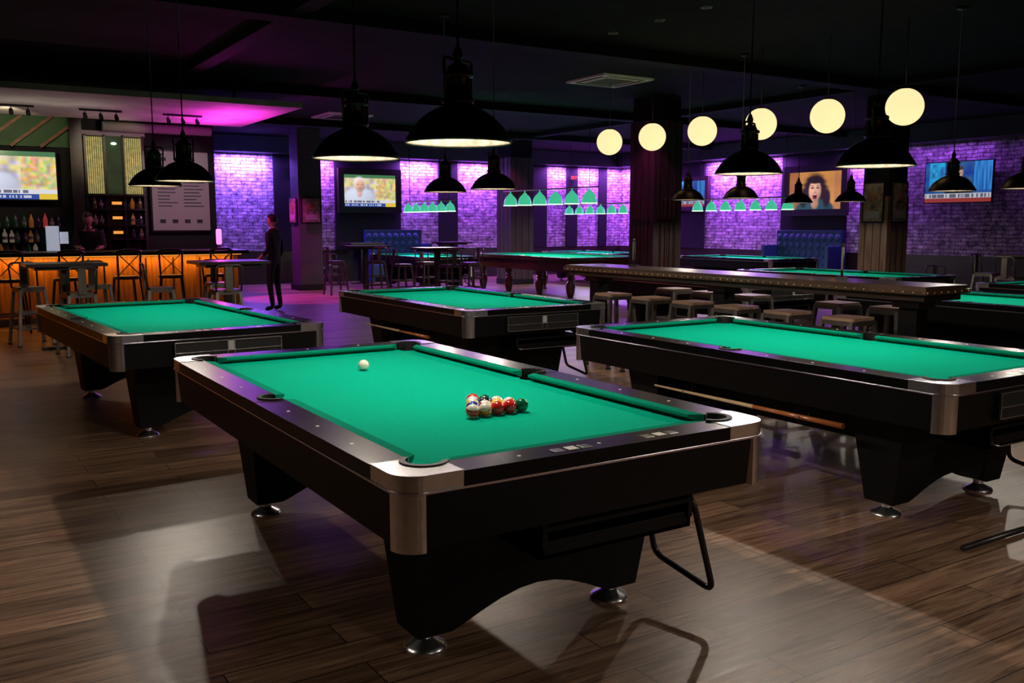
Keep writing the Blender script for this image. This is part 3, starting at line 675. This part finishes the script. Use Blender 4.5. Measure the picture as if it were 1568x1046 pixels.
for sx in (-1,1):
    b.beam((sx*.14,-.14,h-.04),(sx*.20,-.20,0),.032,.032,'blacksteel'); b.tube([(sx*.21,.22,0),(sx*.155,.15,h-.04),(sx*.165,.19,h+.36)],.015,'blacksteel',8)
    b.beam((sx*.18,-.18,.25),(sx*.19,.20,.25),.02,.02,'blacksteel')
b.beam((-.19,-.19,.25),(.19,-.19,.25),.02,.02,'blacksteel'); b.beam((-.2,.2,.25),(.2,.2,.25),.02,.02,'blacksteel')
b.tube([(-.18,.19,h+.36),(-.1,.225,h+.39),(.1,.225,h+.39),(.18,.19,h+.36)],.02,'darkwood',8)
b.beam((-.155,.16,h+.02),(.16,.19,h+.34),.012,.02,'blacksteel',up=(0,1,0)); b.beam((.155,.16,h+.02),(-.16,.19,h+.34),.012,.02,'blacksteel',up=(0,1,0))
XC=b.mesh('bar_chair')
for x,r in ((1.0,0),(1.75,.2),(2.55,.1),(3.2,-.2),(3.9,.1)): place(XC,'bar_chair',(x,14.85,0),r+math.pi)
b=B(); b.boxb(-.45,.45,-.35,.35,1.02,1.06,'darkwood'); b.boxb(-.05,.05,-.05,.05,.03,1.02,'blacksteel'); b.boxb(-.3,.3,-.05,.05,0,.03,'blacksteel'); b.boxb(-.05,.05,-.25,.25,0,.03,'blacksteel'); b.boxb(-.35,.35,-.25,.25,.98,1.02,'blacksteel'); HT=b.mesh('high_table')
for x,y in ((1.45,12.6),(3.35,12.2),(8.35,19.3),(8.9,16.9),(14.9,8.0),(9.6,22.4),(12.2,22.3)): place(HT,'high_table',(x,y,0),0,.004)
for x,y,r in ((1.1,13.25,.2),(1.9,13.3,.1),(1.5,11.9,3.3),(3.1,11.5,3.2),(2.5,12.3,1.5),(3.4,12.9,0),(8.1,16.9,1.6),(8.8,16.2,3.2),(9.7,16.9,-1.5),(9.0,17.6,.1),(7.6,19.2,1.6),(8.3,18.6,3.1),(14.1,7.9,1.5),(15.7,8.2,-1.7),(14.8,8.7,.1)): place(TC,'metal_bar_chair',(x,y,0),r)
for x,y,r in ((8.45,22.5,.3),(9.0,22.9,0),(12.95,22.5,-1.4),(17.6,12.5,-1.5),(16.9,9.2,.4),(17.8,8.4,-1.2),(16.2,10.5,2.)): place(LC,'metal_chair',(x,y,0),r)
def booth(x,y,w,rz):
    b=B(); b.boxb(-w/2,w/2,-.65,-.0,.12,.45,'blue'); b.boxb(-w/2,w/2,-.14,0,.45,1.38,'blue'); b.boxb(-w/2+.03,w/2-.03,-.6,0,0,.12,'black')
    for i in range(int(w/.2)):
        for j in range(4): b.sphere((-w/2+.1+i*.2,-.14,.6+j*.2),.085,'blue',10,6,(1,.35,1.1)); b.sphere((-w/2+.2+i*.2,-.15,.7+j*.2),.012,'steel',6,4) if j<3 and i<int(w/.2)-1 else None
    for s in (-1,1): b.boxb(s*w/2-.05,s*w/2+.05,-.66,0,.0,1.0,'blue')
    b.obj('tufted_booth_sofa',(x,y,0),rz,.02)
booth(10.9,RY1-.13,1.7,0); booth(RX1-.13,15.7,2.0,-math.pi/2)
# ------------------------------------------------------------ people
def human(name,loc,rz,J,look=0.,tilt=0.,sc=1.):
    root=bpy.data.objects.new(name,None); COL.objects.link(root); root.location=loc; root.rotation_euler=(0,0,rz); root.scale=(sc,sc,sc)
    P=[('pel',(.135,.105)),('bel',(.120,.095)),('chest',(.150,.110)),('nb',(.075,.07)),('neck',(.052,.055)),('hd',(.05,.055)),
       ('shL',(.066,.066)),('elL',(.045,.045)),('wrL',(.028,.032)),('shR',(.066,.066)),('elR',(.045,.045)),('wrR',(.028,.032)),
       ('hpL',(.093,.098)),('knL',(.060,.062)),('anL',(.042,.045)),('toL',(.040,.028)),('hpR',(.093,.098)),('knR',(.060,.062)),('anR',(.042,.045)),('toR',(.040,.028))]
    E_=[('pel','bel'),('bel','chest'),('chest','nb'),('nb','neck'),('neck','hd'),('chest','shL'),('shL','elL'),('elL','wrL'),('chest','shR'),('shR','elR'),('elR','wrR'),
       ('pel','hpL'),('hpL','knL'),('knL','anL'),('anL','toL'),('pel','hpR'),('hpR','knR'),('knR','anR'),('anR','toR')]
    idx={p[0]:i for i,p in enumerate(P)}
    me=bpy.data.meshes.new(name+'_skel'); me.from_pydata([J[p[0]] for p in P],[(idx[a],idx[c]) for a,c in E_],[])
    o=bpy.data.objects.new('tmp',me); COL.objects.link(o)
    o.modifiers.new('s','SKIN'); sd=o.modifiers.new('d','SUBSURF'); sd.levels=2; sd.render_levels=2
    sv=me.skin_vertices[0].data
    for i,p in enumerate(P): sv[i].radius=p[1]; sv[i].use_root=(i==0)
    dg=bpy.context.evaluated_depsgraph_get(); dg.update(); m2=bpy.data.meshes.new_from_object(o.evaluated_get(dg)); bpy.data.objects.remove(o)
    m2.materials.clear()
    for k in ('shirt','pants','skin','shoe'): m2.materials.append(M[k])
    def seg(p,a,c):
        a=Vector(a);c=Vector(c);t=max(0,min(1,(p-a).dot(c-a)/(c-a).length_squared)); return (p-(a+(c-a)*t)).length,t
    for f in m2.polygons:
        c=Vector(f.center); f.use_smooth=True
        best=min(((seg(c,J[a],J[e]))+((a,e),) for a,e in E_),key=lambda q:q[0])
        a,e=best[2]; t=best[1]; k=0
        if e in('hpL','hpR','knL','knR','anL','anR') or a=='pel' and t<.35: k=1
        if e in('toL','toR') or (e in('anL','anR') and t>.93): k=3
        if e=='hd' or (e=='neck' and t>.25): k=2
        if e in('wrL','wrR') and t>.55: k=2
        f.material_index=k
    place(m2,'body',parent=root)
    b=B(); T=Matrix.Translation(Vector(J['hd'])+Vector((0,-.005,.085)))@Matrix.Rotation(look,4,'Z')@Matrix.Rotation(tilt,4,'X')
    def hf(d,p):
        q=p.copy()
        if d.z<-.1: q.x*=1-.38*(-d.z-.1); q.y*=1-.20*(-d.z-.1)
        if d.z<-.3 and d.y<0: q.y-=.010
        if d.y<-.75: q.y+=.006
        return q
    b.sphere((0,0,0),.1,'skin',36,28,(.76,.95,1.17),T,hf)
    b.add([(-.014,-.088,-.022),(.014,-.088,-.022),(0,-.086,.028),(0,-.115,-.020),(0,-.09,-.034)],[(0,3,2),(3,1,2),(0,4,3),(4,1,3)],'skin',True,T)
    for s in (-1,1):
        b.sphere((s*.030,-.080,.010),.012,'eyew',10,8,T=T); b.sphere((s*.030,-.090,.010),.0055,'hair',8,6,T=T)
        b.box((s*.030,-.092,.032),(.030,.008,.006),'hair',T); b.sphere((s*.076,.005,-.005),.028,'skin',10,8,(.35,.7,1.1),T)
    b.box((0,-.090,-.052),(.044,.008,.010),'lip',T)
    def hh(d,p):
        q=p.copy()
        if d.y<-.15 and d.z<.50: q*=.86
        elif d.z<-.35: q*=.80
        return q
    b.sphere((0,.006,.012),.106,'hair',32,22,(.79,.97,1.15),T,hh)
    place(b.mesh('head'),'head',parent=root)
    b=B()
    for s,sd in (('L',1),('R',-1)):
        w=Vector(J['wr'+s]); d=(w-Vector(J['el'+s])).normalized()
        up=Vector((0,-1,0)) if abs(d.z)>.7 else Vector((0,0,1))
        side=d.cross(up).normalized(); nrm=side.cross(d)
        b.tube([w-d*.02,w+d*.02,w+d*.05,w+d*.085],[.026,.030,.036,.030],'skin',12)
        for k in range(4):
            o_=w+d*.078+side*(k-1.5)*.019; L=(.060,.070,.065,.052)[k]
            b.tube([o_,o_+d*L*.5-nrm*.006,o_+d*L*.8-nrm*.02,o_+d*L*.95-nrm*.034],[.0095,.009,.008,.006],'skin',8)
        t0=w+d*.03+side*sd*-.026; b.tube([t0,t0+d*.025-side*sd*.022-nrm*.01,t0+d*.055-side*sd*.026-nrm*.02],[.012,.011,.008],'skin',8)
    place(b.mesh('hands'),'hands',parent=root)
stand=dict(pel=(0,0,.95),bel=(0,.0,1.12),chest=(0,.01,1.33),nb=(0,.01,1.46),neck=(0,0,1.52),hd=(0,-.01,1.57),
 shL=(.175,.01,1.41),elL=(.225,.03,1.13),wrL=(.20,-.16,.98),shR=(-.175,.01,1.41),elR=(-.225,.04,1.13),wrR=(-.21,-.06,.89),
 hpL=(.09,0,.90),knL=(.11,-.03,.49),anL=(.12,.03,.085),toL=(.14,-.12,.035),hpR=(-.09,0,.90),knR=(-.10,.0,.49),anR=(-.11,.05,.085),toR=(-.13,-.10,.035))
human('standing_man',(5.22,16.1,0),math.radians(-140),stand,0,.1,.96)
lean=dict(stand); lean.update(chest=(0,-.06,1.31),nb=(0,-.10,1.43),neck=(0,-.13,1.48),hd=(0,-.16,1.52),shL=(.175,-.08,1.38),shR=(-.175,-.08,1.38),elL=(.23,-.22,1.16),wrL=(.17,-.38,1.15),elR=(-.24,-.20,1.15),wrR=(-.15,-.37,1.15),bel=(0,-.02,1.12))
human('bartender',(2.35,16.88,0),math.radians(-10),lean,-.3,.25)
light('POINT','bar_warm_point',(2.6,16.2,2.6),4,(1,.75,.5),size=.08)  # warm point light over the bar; no pendant hangs here
# coloured room lights
light('SPOT','magenta_spot',(5.6,19.9,3.5),1300,(1,.05,.78),size=.06,spot=42,target=(6.6,18.6,0))
light('SPOT','magenta_spot',(6.0,20.3,3.3),450,(1,.04,.75),size=.06,spot=50,target=(7.4,20.95,.5))
light('SPOT','magenta_spot',(9.0,16.0,3.4),120,(1,.05,.6),size=.08,spot=100,target=(9.0,17.8,0))
light('SPOT','blue_spot',(10.2,22.0,3.2),25,(.1,.4,1),size=.08,spot=80,target=(10.9,23.2,.9))
light('SPOT','blue_spot',(17.6,15.5,3.2),6,(.1,.4,1),size=.08,spot=80,target=(18.8,15.6,.9))
light('SPOT','blue_spot',(6.9,21.5,2.9),26,(.12,.12,1),size=.08,spot=110,target=(6.9,23.,3.55))
light('SPOT','magenta_spot',(9.9,11.9,3.5),55,(1,.1,.7),size=.08,spot=60,target=(10.7,12.5,1.6))
light('SPOT','magenta_spot',(12.0,19.2,3.5),50,(1,.1,.6),size=.08,spot=60,target=(12.7,20.0,1.6))
light('SPOT','warm_spot',(13.0,9.6,3.3),18,(1,.7,.45),size=.05,spot=50,target=(13.9,10.2,1.4))
light('SPOT','teal_ceiling_fill',(8.5,14.5,2.2),25,(.2,.75,.6),size=.2,spot=120,target=(8.8,14.8,3.7))  # added lamp without a fixture, brings out teal texture on the ceiling
w=bpy.data.worlds.new('world'); scene.world=w; w.use_nodes=True; w.node_tree.nodes['Background'].inputs[0].default_value=(.01,.01,.014,1); w.node_tree.nodes['Background'].inputs[1].default_value=.3
c=bpy.data.cameras.new('camera'); c.sensor_width=36; c.lens=36*1414.6/1568; c.clip_start=.05; c.clip_end=200
o=bpy.data.objects.new('camera',c); COL.objects.link(o); o.location=(0,0,1.5303); o.rotation_euler=(math.pi/2-.1262,0,-.5651); scene.camera=o
